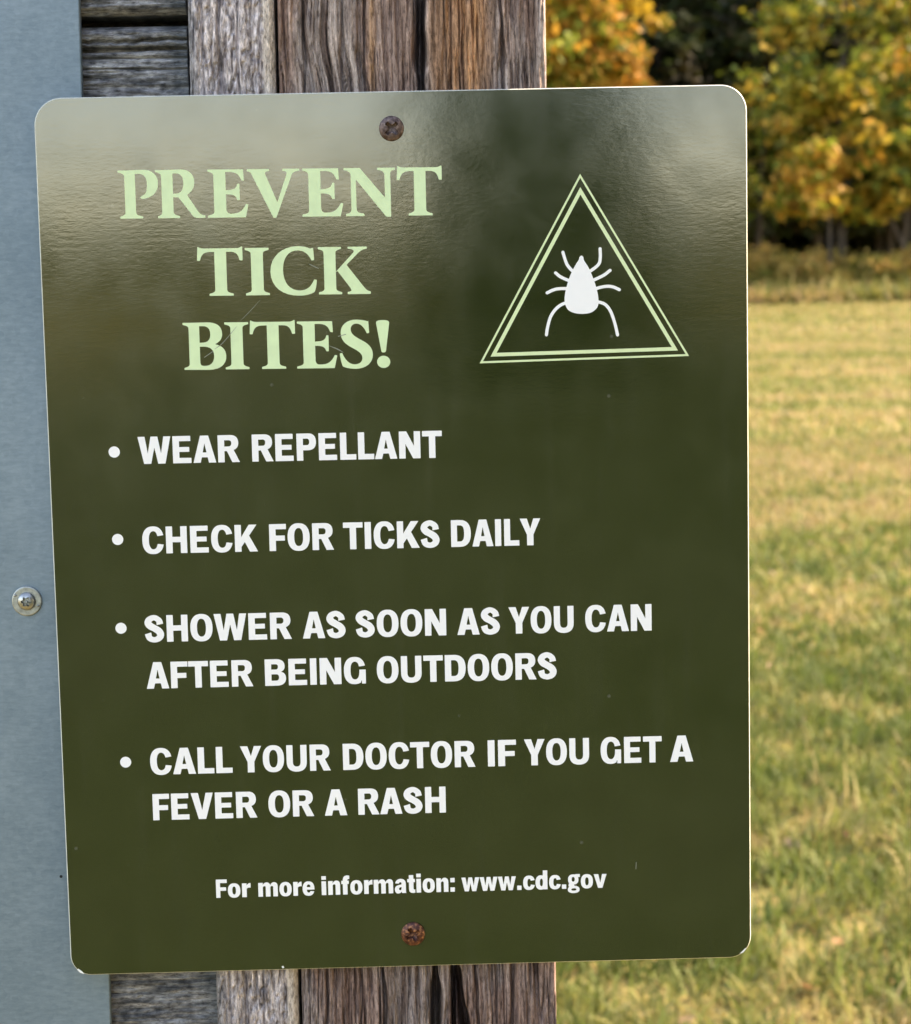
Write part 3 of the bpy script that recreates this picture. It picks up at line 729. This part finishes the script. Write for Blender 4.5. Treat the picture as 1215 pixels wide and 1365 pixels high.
SANS = {   # char: (width, left kind, right kind, add, sub)   kinds: s straight, r round, d diagonal
 'A': (84, 'd', 'd', [[(0, 0), (27, 100), (57, 100), (84, 0), (57.5, 0), (52.6, 20), (31.4, 20), (26.5, 0)]], [[(35, 38), (49, 38), (42, 72)]]),
 'B': (78, 's', 'r', [path('M0 0 L44 0 C66 0 78 10 78 28 C78 42 70 50 59 52 C69 55 74 63 74 74 C74 91 62 100 43 100 L0 100')],
       [path('M24 61 L40 61 C46 61 49 65 49 71 C49 78 46 81 40 81 L24 81'), path('M24 19 L41 19 C49 19 52 24 52 31 C52 39 49 43 41 43 L24 43')]),
 'C': (78, 'r', 'r', [se(40, 50, 40, 51.5)], [se(41, 50, 16.5, 33.5), [(41, 64), (62, 65.5), (95, 71), (95, 31), (62, 35.5), (41, 36)]]),
 'D': (79, 's', 'r', [path('M0 0 L36 0 C66 0 79 20 79 50 C79 80 66 100 36 100 L0 100')], [path('M24 20 L35 20 C48 20 52 30 52 50 C52 70 48 80 35 80 L24 80')]),
 'E': (68, 's', 's', [rc(0, 0, 24, 100), rc(10, 81, 66, 100), rc(10, 41.5, 61, 59.5), rc(10, 0, 68, 19.5)], []),
 'F': (63, 's', 'd', [rc(0, 0, 24, 100), rc(10, 80.5, 63, 100), rc(10, 38, 58, 57)], []),
 'G': (81, 'r', 's', [se(40, 50, 40, 51.5), rc(43, 35, 81, 53), rc(66, 0, 81, 50)], [se(41, 50, 16.5, 33.5), [(41, 64), (62, 65.5), (95, 71), (95, 53), (41, 53)], [(60, -4), (66, -4), (66, 13), (63.5, 10)], [(81, -4), (95, -4), (95, 60), (81, 60)], [(66, -4), (81, -4), (81, 0), (66, 0)]]),
 'H': (78, 's', 's', [rc(0, 0, 24, 100), rc(54, 0, 78, 100), rc(10, 41, 70, 61)], []),
 'I': (24, 's', 's', [rc(0, 0, 24, 100)], []),
 'K': (84, 's', 'd', [rc(0, 0, 24, 100), [(20, 48), (53, 100), (82, 100), (20, 12)], [(34, 42), (50, 66), (85, 0), (55, 0)]], []),
 'L': (60, 's', 'd', [rc(0, 0, 24, 100), rc(10, 0, 60, 20)], []),
 'N': (80, 's', 's', [rc(0, 0, 24, 100), rc(56, 0, 80, 100), [(0, 100), (28, 100), (80, 0), (52, 0)]], []),
 'O': (82, 'r', 'r', [se(41, 50, 41, 51.5)], [se(41, 50, 16.5, 33.5)]),
 'P': (73, 's', 'r', [rc(0, 0, 24, 100), path('M10 100 L44 100 C64 100 73 88 73 69 C73 49 62 38 43 38 L10 38')], [path('M24 57 L38 57 C45 57 47.5 62 47.5 69 C47.5 76 45 81 38 81 L24 81')]),
 'R': (80, 's', 'd', [rc(0, 0, 24, 100), path('M10 100 L46 100 C66 100 76 89 76 71 C76 58 70 49 58 45 L80 0 L52 0 L33 41 L10 41')], [path('M24 58 L39 58 C47 58 50 63 50 70 C50 77 47 81 39 81 L24 81'), [(24, 0), (24, 41), (33, 41), (52, -1), (24, -1)]]),
 'S': (72, 'r', 'r', [stroke([(57.5, 66, 25), (54, 81, 22), (37, 91.5, 20), (19, 85, 23), (13.5, 72.5, 26), (21, 61, 26), (37, 51.5, 25), (52, 41, 26), (58.5, 28, 26), (53, 15, 23), (36, 8.5, 20), (18, 15, 22), (12, 33, 25)])], []),
 'T': (74, 'd', 'd', [rc(0, 80, 74, 100), rc(25, 0, 49, 90)], []),
 'U': (78, 's', 's', [path('M0 100 L0 36 C0 10 15 -1.5 39 -1.5 C63 -1.5 78 10 78 36 L78 100 L54 100 L54 36 C54 24 49 18 39 18 C29 18 24 24 24 36 L24 100')], []),
 'V': (84, 'd', 'd', [[(0, 100), (27.5, 100), (42, 34), (56.5, 100), (84, 100), (56, 0), (28, 0)]], []),
 'W': (121, 'd', 'd', [[(0, 100), (26, 100), (36, 38), (48, 100), (73, 100), (85, 38), (95, 100), (121, 100), (100, 0), (73.5, 0), (60.5, 60), (47.5, 0), (21, 0)]], []),
 'Y': (82, 'd', 'd', [[(0, 100), (28.5, 100), (41.5, 62), (54, 100), (82, 100), (54, 40), (54, 0), (28, 0), (28, 40)]], []),
 'o': (72, 'r', 'r', [se(36, 38, 36, 39.5)], [se(36, 38, 10.5, 22)]),
 'r': (50, 's', 'd', [rc(0, 0, 27, 76), path('M20 36 C27 50 38 54 50 51 L50 77 C40 78 32 73 25 60')], []),
 'n': (71, 's', 's', [rc(0, 0, 27, 76), path('M20 45 C26 70 38 78 49 78 C63 78 71 70 71 55 L71 0 L44 0 L44 49 C44 56 41 58 37 58 C31 58 27 54 27 47')], []),
 'm': (115, 's', 's', [rc(0, 0, 27, 76), path('M20 45 C26 70 38 78 49 78 C63 78 71 70 71 55 L71 0 L44 0 L44 49 C44 56 41 58 37 58 C31 58 27 54 27 47'), path('M64 45 C70 70 82 78 93 78 C107 78 115 70 115 55 L115 0 L88 0 L88 49 C88 56 85 58 81 58 C75 58 71 54 71 47')], []),
 'e': (70, 'r', 'r', [se(35, 38, 35, 39.5)], [path('M25 46 L46 46 C46 56 42 61 36 61 C29 61 25 56 25 46'), path('M25 32 L80 32 L80 22 L46 24 C44 18 40 16 36 16 C29 16 25 22 25 32')]),
 'i': (27, 's', 's', [rc(0, 0, 27, 76), rc(0, 84, 27, 104)], []),
 'f': (48, 'd', 'd', [rc(0, 58, 45, 76), path('M9 0 L36 0 L36 74 C36 82 39 86 48 84 L48 103 C22 109 9 98 9 76')], []),
 'a': (67, 'r', 's', [path('M3 54 C6 70 18 78 35 78 C56 78 66 68 66 50 L66 12 C66 6 66 3 68 0 L43 0 L41 8 C34 0 28 -2 20 -2 C8 -2 0 7 0 21 C0 36 10 44 40 47 L40 52 C40 58 37 60 33 60 C28 60 26 57 25 52')], [path('M40 33 L40 26 C40 20 36 16 31 16 C27 16 25 19 25 23 C25 29 30 32 40 33')]),
 't': (47, 'd', 'd', [rc(0, 58, 46, 76), path('M10 97 L10 22 C10 4 19 -4 47 0 L47 18 C40 16 37 19 37 26 L37 97')], []),
 ':': (26, 's', 's', [rc(0, 0, 26, 24), rc(0, 52, 26, 76)], []),
 '.': (26, 's', 's', [rc(0, 0, 26, 24)], []),
 'w': (106, 'd', 'd', [[(0, 76), (25, 76), (33, 30), (42, 76), (64, 76), (73, 30), (81, 76), (106, 76), (87, 0), (63, 0), (53, 44), (43, 0), (19, 0)]], []),
 'v': (76, 'd', 'd', [[(0, 76), (27, 76), (38.5, 28), (50, 76), (76, 76), (51, 0), (25, 0)]], []),
 'c': (66, 'r', 'r', [se(35, 38, 35, 39.5)], [se(36, 38, 10.5, 22), [(36, 48), (80, 54), (80, 24), (36, 29)]]),
 'd': (71, 'r', 's', [se(32, 38, 32, 39.5), rc(44, 0, 71, 104)], [se(35, 38, 9, 21), [(64, -4), (71, -4), (71, 0), (44, 0), (44, -4)]]),
 'g': (72, 'r', 'd', [se(32, 50, 31, 28), rc(44, 63, 72, 79), se(34, -5, 35, 20), [(8, 34), (3, 17), (9, 6), (44, 8), (34, 24)]], [se(32, 51, 9, 13), se(35, -5, 15, 6.5)]),
}
# bold old-style serif capitals for the heading
def foot(a, b, l, r, t=5.0, h=13.0, top=False):
    """bracketed serif under (or over) a stem a..b"""
    p = [(a - l, 0), (b + r, 0), (b + r, t * .85)] + cub((b + r, t * .85), (b + r - r * .6, t * 1.25), (b, h * .55), (b, h), 6) + [(a, h)] + cub((a, h), (a, h * .55), (a - l + l * .6, t * 1.25), (a - l, t * .85), 6)
    return [(x, 100 - y) for x, y in p] if top else p
SERIF = {   # char: (xmin, xmax, add, sub)
 'P': (-13, 69, [rc(0, 3, 22, 97), foot(0, 22, 11, 14), foot(0, 22, 13, 0, top=True),
       path('M8 100 L36 101 C60 102 69 88 69 73 C69 53 55 43 37 40.5 C33 40 30 44 33 46 C44 49 46 58 46 70 C46 86 40 92.5 31 92.5 L8 92.5')], []),
 'R': (-12, 90, [rc(0, 3, 24, 97), foot(0, 24, 9, 13), foot(0, 24, 12, 0, top=True),
       path('M8 100 L38 101 C58 102 69 91 69 75 C69 62 62 53 53 48 L74 15 C79 8 84 5 90 5 L90 0 C78 0 70 -2 64 4 L35 43 L10 43.5')],
       [path('M24 51 L29 51 C40 51 46 58 46 73 C46 87 41 92.5 31 92.5 L24 92.5')]),
 'E': (-14, 71, [rc(0, 3, 25, 97), foot(0, 25, 14, 0), foot(0, 25, 12, 0, top=True), rc(10, 94.5, 62, 100),
       path('M25 94.5 C44 95.5 53 92 57.5 77 L63 76 L62 100 L25 100'),
       path('M25 48 C40 48 46 46 48 36 L53.5 36 L53.5 70 L49 70 C47 60 42 57 25 57'),
       path('M10 0 L65 0 L71 27 L66 28 C58 12 50 8 36 8 C28 8 25 10 25 20 L10 20')], []),
 'V': (0, 108, [path('M0 100 L0 95.5 C5 95 8 93 10 88 L52 -1.5 L58 -1.5 L92 87 C94 92 98 95 108 95.5 L108 100 L73 100 L73 95.5 C81 95 83 93 81 87 L61 31 L38 88 C36 93 39 95 46 95.5 L46 100')], []),
 'N': (0, 106, [path('M0 100 L0 95.5 C8 95 14 92 14.5 86 L14.5 16 C14.5 8 11 5.5 3 5 L3 0 L41 0 L41 5 C29 6 25 9 25 16 L25 76 L86 -2 L96 -2 L96 86 C96 92 98 95 106 95.5 L106 100 L69 100 L69 95.5 C79 95 84 92 84 84 L84 38 L35 98 C33.5 100 33 100 30 100')], []),
 'T': (0, 92, [rc(35, 3, 59, 97), foot(35, 59, 12, 13),
       path('M3 103.5 C6 101 10 100 16 100 L78 100 C84 100 87 101 90 103.5 L92 103 L92 74 L86 74 C83 88 78 92 68 92.5 L26 92.5 C14 92 9 88 6 74 L0 74 L1.5 103')], []),
 'I': (-12, 36.5, [rc(0, 3, 24.5, 97), foot(0, 24.5, 12, 12), foot(0, 24.5, 12, 12, top=True)], []),
 'C': (0, 95, [path('M89 99 L90.5 73 L85 72 C79 86 70 93.5 57 93.5 C37 93.5 26 77 26 52 C26 25 39 9 60 9 C74 9 83 17 89.5 32 L95 31 C94 18 92 9 89 5 C80 0 70 -2 58 -2 C24 -2 0 17 0 49 C0 81 25 102.5 57 102.5 C68 102.5 77 100 83 97')], []),
 'K': (-12, 95, [rc(0, 3, 24.5, 97), foot(0, 24.5, 12, 12), foot(0, 24.5, 12, 12, top=True),
       path('M24 47 L61 87 C65 92 62 95 50 95.5 L50 100 L90 100 L90 95.5 C82 95 76 91 70 85 L47 62 L82 15 C87 9 90 6 96 5.5 L96 0 L48 0 L48 5 C57 5.5 57 8 54 13 L28 49')], []),
 'B': (-12, 76, [rc(0, 3, 22, 97), foot(0, 22, 11, 0), foot(0, 22, 12, 0, top=True),
       path('M8 0 L40 -.5 C64 0 76 11 76 29 C76 43 67 51.5 53 54 C63 58 69 65 69 76 C69 93 57 100.5 38 100.5 L8 100')],
       [path('M22 57.5 L28 57.5 C39 58 44.5 64 44.5 75 C44.5 87 39 92.5 30 92.5 L22 92.5'), path('M22 49 L30 49 C43 49 51 43 51 29 C51 15 43 8 31 8 C24 8 22 10 22 17')]),
 'S': (0, 69, [path('M61 100.5 L62.5 74 L57.5 73 C52 87 45 94 36 94 C28 94 24 88.5 24 82 C24 72 32 67 44 60 C59 52 69 44 69 28 C69 10 54 -2 33 -2 C22 -2 13 0 6 3 C3 9 1 20 0 31 L5 32 C11 16 20 7.5 31 7.5 C41 7.5 47 13 47 21 C47 31 38 36 26 43 C11 51 3 60 3 75 C3 92 17 102.5 36 102.5 C46 102.5 54 100.5 60 98.5')], []),
 '!': (0, 26, [path('M0 95 C0 99 4 101 13 101 C22 101 26 99 26 95 L18.5 36 C18 33 16 32 13.5 32 C11 32 9.5 33 9 36'), se(13.3, 12, 13, 13, 2)], []),
}

def glyph_tris(add, sub, r):
    verts = []; faces = []; nadd = len(add)
    for i, poly in enumerate(list(add) + list(sub)):
        q = soften(poly, r) if i < nadd else poly
        area = sum(q[k][0] * q[(k + 1) % len(q)][1] - q[(k + 1) % len(q)][0] * q[k][1] for k in range(len(q)))
        if area < 0: q = q[::-1]
        faces.append(list(range(len(verts), len(verts) + len(q)))); verts += q
    v, e, f, ov, oe, of = delaunay_2d_cdt([Vector(p) for p in verts], [], faces, 1, 1e-4)
    tri = [t for t, o in zip(f, of) if any(k < nadd for k in o) and not any(k >= nadd for k in o)]
    return [(p.x, p.y) for p in v], tri

CACHE = {}
def emit(V, F, key, add, sub, fx, fy, r=1.2):
    if key not in CACHE: CACHE[key] = glyph_tris(add, sub, r)
    v, t = CACHE[key]; b = len(V); V += [(fx(x, y), fy(x, y)) for x, y in v]; F += [tuple(b + k for k in q) for q in t]

PRINT_Y = -.00014
def print_mesh(name, V, F, mat, lift=0.0):
    """flat print on the panel; V in mm on the sign"""
    me = bpy.data.meshes.new(name); me.from_pydata([(x * .001, PRINT_Y - lift, z * .001) for x, z in V], [], F); me.update()
    bm = bmesh.new(); bm.from_mesh(me)
    bmesh.ops.delete(bm, geom=[v for v in bm.verts if not v.link_faces], context='VERTS')
    for fc in bm.faces:
        if fc.normal.y > 0: fc.normal_flip()
    bm.to_mesh(me); bm.free()
    return link_mesh(name, me, mat, sign)

HEAD = [  # letters with the span of each along the line (mm), baseline at both ends, cap height
 ([('P', -117.8, -100.7), ('R', -101.8, -80.9), ('E', -79.9, -62.3), ('V', -62.6, -40.1), ('E', -39.3, -21.6), ('N', -21.2, .9), ('T', 1.5, 20.9)], 141.55, 140.2, 20.45),
 ([('T', -85.2, -65.6), ('I', -64.6, -54.3), ('C', -53.8, -33.9), ('K', -33.2, -11.0)], 107.85, 107.2, 20.3),
 ([('B', -92.4, -74.0), ('I', -74.4, -64.1), ('T', -63.6, -44.0), ('E', -43.5, -26.0), ('S', -24.9, -10.6), ('!', -8.9, -3.2)], 76.15, 75.3, 20.3)]
for letters, b0, b1, cap in HEAD:
    V = []; F = []; xa, xb = letters[0][1], letters[-1][2]
    for ch, x0, x1 in letters:
        g0, g1, add, sub = SERIF[ch]; k = (x1 - x0) / (g1 - g0)
        emit(V, F, 's' + ch, add, sub, lambda x, y: x0 + (x - g0) * k, lambda x, y: b0 + (b1 - b0) * (x0 + (x - g0) * k - xa) / (xb - xa) + y * cap / 100, 1.1)
    print_mesh('heading_lettering', V, F, MAT['lime'])

BODY = [
 ([('WEAR', -113.7, -69.6), ('REPELLANT', -64.2, 18.5)], 35.7, 35.3),
 ([('CHECK', -113.3, -63.1), ('FOR', -57.9, -29.7), ('TICKS', -25.6, 16.6), ('DAILY', 21.6, 60.8)], -3.75, -4.0),
 ([('SHOWER', -113.8, -49.3), ('AS', -44.5, -25.6), ('SOON', -21.2, 18.6), ('AS', 23.5, 42.3), ('YOU', 46.1, 74.8), ('CAN', 79.9, 109.2)], -42.9, -43.1),
 ([('AFTER', -113.8, -66.9), ('BEING', -61.7, -17.3), ('OUTDOORS', -12.4, 67.0)], -63.7, -63.7),
 ([('CALL', -113.6, -77.3), ('YOUR', -73.8, -33.9), ('DOCTOR', -28.4, 30.3), ('IF', 35.8, 48.4), ('YOU', 51.9, 80.8), ('GET', 85.9, 113.1), ('A', 116.8, 127.1)], -102.4, -102.5),
 ([('FEVER', -113.2, -67.0), ('OR', -62.0, -41.8), ('A', -37.1, -27.1), ('RASH', -22.2, 16.7)], -123.0, -122.8),
 ([('For', -86.5, -71.1), ('more', -67.7, -42.7), ('information:', -39.5, 19.9), ('www.cdc.gov', 22.9, 87.8)], -159.15, -159.15)]
BEAR = {'s': 6.0, 'r': 3.8, 'd': 1.3}
for li, (wordsl, b0, b1) in enumerate(BODY):
    cap = 11.85 if li < 6 else 8.35; V = []; F = []
    for w, x0, x1 in wordsl:
        pos = []; x = 0
        for i, ch in enumerate(w):
            wd, kl, kr, add, sub = SANS[ch]
            if i: x += BEAR[kl]
            pos.append(x); x += wd
            if i < len(w) - 1: x += BEAR[kr]
        k = (x1 - x0) / x
        for ch, p in zip(w, pos):
            wd, kl, kr, add, sub = SANS[ch]
            emit(V, F, 'b' + ch, add, sub, lambda x, y: x0 + (p + x) * k, lambda x, y: b0 + (b1 - b0) * (x0 + (p + x) * k + 114) / 230 + y * cap / 100, 1.3)
    print_mesh('body_lettering' if li < 6 else 'footer_lettering', V, F, MAT['white'])
for x, z in ((-124.0, 41.2), (-124.0, 2.9), (-124.1, -36.4), (-124.4, -96.4)):
    V = [(x, z)] + [(x + 2.45 * math.cos(a * math.pi / 16), z + 2.45 * math.sin(a * math.pi / 16)) for a in range(32)]
    print_mesh('bullet', V, [(0, 1 + a, 1 + (a + 1) % 32) for a in range(32)], MAT['white'])
def tri_ring(A, t):
    """outline of triangle A (mm), t wide, inside A"""
    P = [np.array(p, float) for p in A]; inn = []
    for i in range(3):
        a, b, c = P[i - 1], P[i], P[(i + 1) % 3]; u = (a - b) / np.linalg.norm(a - b); v = (c - b) / np.linalg.norm(c - b)
        half = math.acos(np.dot(u, v)) / 2; bi = (u + v) / np.linalg.norm(u + v); inn.append(b + bi * t / math.sin(half))
    V = [tuple(p) for p in P] + [tuple(p) for p in inn]; return V, [(0, 1, 4, 3), (1, 2, 5, 4), (2, 0, 3, 5)]
print_mesh('warning_triangle_outline', *tri_ring([(80.4, 156.6), (35.6, 76.2), (126.7, 77.4)], .85), MAT['limeline'])
print_mesh('warning_triangle_outline', *tri_ring([(80.4, 150.9), (40.4, 79.0), (121.9, 79.9)], 1.55), MAT['limeline'])
body = [(80.5, 121.7), (81.3, 121.0), (81.6, 119.6), (83.5, 116.5), (85.0, 113.0), (86.2, 109.6), (87.2, 105.8), (87.6, 102.6), (87.3, 99.9), (86.0, 98.2), (83.9, 97.0), (80.4, 96.6), (77.0, 97.1), (74.5, 98.4), (73.2, 100.7), (72.9, 103.4), (73.4, 106.7), (74.4, 110.2), (75.8, 113.9), (78.0, 118.0), (79.3, 119.9), (79.6, 121.0)]
def smooth_closed(p, n=4):
    p = [np.array(q, float) for q in p]; o = []; m = len(p)
    for i in range(m):
        a, b, c, d = p[i - 1], p[i], p[(i + 1) % m], p[(i + 2) % m]
        for k in range(n):
            t = k / n; o.append(tuple(.5 * ((2 * b) + (c - a) * t + (2 * a - 5 * b + 4 * c - d) * t * t + (3 * b - a - 3 * c + d) * t ** 3)))
    return o
LEGS = [[(72.5, 123.3), (73.6, 119.5), (74.8, 117.1), (78, 113.6)], [(69.2, 114.5), (71.6, 112.6), (77, 110.2)], [(65.4, 106.0), (68.1, 107.2), (70.9, 107.7), (76, 107.6)],
        [(64.8, 87.9), (65.4, 91.3), (66.8, 95.8), (69.3, 99.2), (72.2, 101.1), (76, 102)],
        [(88.6, 124.5), (88.6, 120.6), (87.6, 117.5), (82.5, 113.8)], [(92.8, 115.1), (89.7, 112.9), (84, 110.4)], [(96.7, 106.7), (93.8, 108.0), (90.3, 108.2), (85, 107.0)],
        [(95.7, 87.2), (94.6, 92.1), (93.0, 97.0), (90.9, 100.1), (88.4, 101.4), (85, 101.8)]]
V, F = glyph_tris([smooth_closed(body)] + [stroke([(x, z, 1.35) for x, z in l], 7, True) for l in LEGS], [], .01)
print_mesh('tick_emblem', V, F, MAT['white'])
# wear: scratches across the heading, chips at the rim
for pts, w in (([(-58.3, 105.9), (-63, 101), (-67.6, 96.6)], .22), ([(-69, 94.5), (-75.4, 87.4), (-79, 84.8)], .34), ([(-79.5, 84), (-83.5, 81.4)], .3), ([(-29.4, 85.2), (-26, 83.8), (-23.3, 82.2)], .5), ([(-22, 90), (-25.5, 89.2)], .3), ([(101, -151), (101.2, -147.8)], .3), ([(-33, 118.5), (-37, 120.5)], .3)):
    p = stroke([(x, z, w if 0 < i < len(pts) - 1 or len(pts) == 2 else w * .25) for i, (x, z) in enumerate(pts)], 5)
    v, t = glyph_tris([p], [], .001); print_mesh('scratch', v, t, MAT['scratch'], .00006)
for pts in ([(-149.2, -190.0), (-147.5, -191.3), (-146.6, -192.6), (-148.4, -191.9), (-149.8, -190.4)], [(147.2, -191.2), (149.2, -189.4), (149.9, -188.6), (150.2, -189.0), (148.9, -190.7)], [(-58.5, -191.6), (-57.7, -191.2), (-57.2, -192.0), (-57.9, -192.4)]):
    v, t = glyph_tris([pts], [], .001); print_mesh('chip', v, t, MAT['chip'], .00004)

# ================================================================== the two screws
def screw(x, z, rot, tilt, mat, label):
    root = empty('wood_screw', (x * mm, 0, SZ + z * mm)); tag(root, label, 'screw', 'screws holding the sign')
    def cross(a, b):
        c, s = math.cos(rot), math.sin(rot); u, v = abs(a * c + b * s), abs(-a * s + b * c); r = math.hypot(a, b)
        if (u < .82 * mm or v < .82 * mm) and r < 3.3 * mm: return 2.2 * mm * (1 - (r / (3.6 * mm)) ** 3)
        return .9 * mm * max(0, 1 - r / (1.9 * mm))
    pr = [(0, -2.3)] + [(.2 * i, -.55 - 1.75 * math.sqrt(max(0, 1 - (.2 * i / 5.5) ** 2.6))) for i in range(1, 26)] + [(5.25, -1.0), (5.35, -.6), (5.2, -.3), (3.4, .0), (2.2, .3), (2.2, 2.0)]
    h = link_mesh('screw_head', mesh_list('screw_head', *lathe([(r * mm, y * mm) for r, y in pr], 80, cross)), mat, root)
    h.rotation_euler = tilt
screw(-.2, 177.4, .75, (.05, 0, .07), MAT['rust1'], 'dull purple brown rusted cross head screw above the heading')
screw(.8, -178.0, .5, (-.03, 0, -.03), MAT['rust2'], 'red brown rusted cross head screw under the web address')
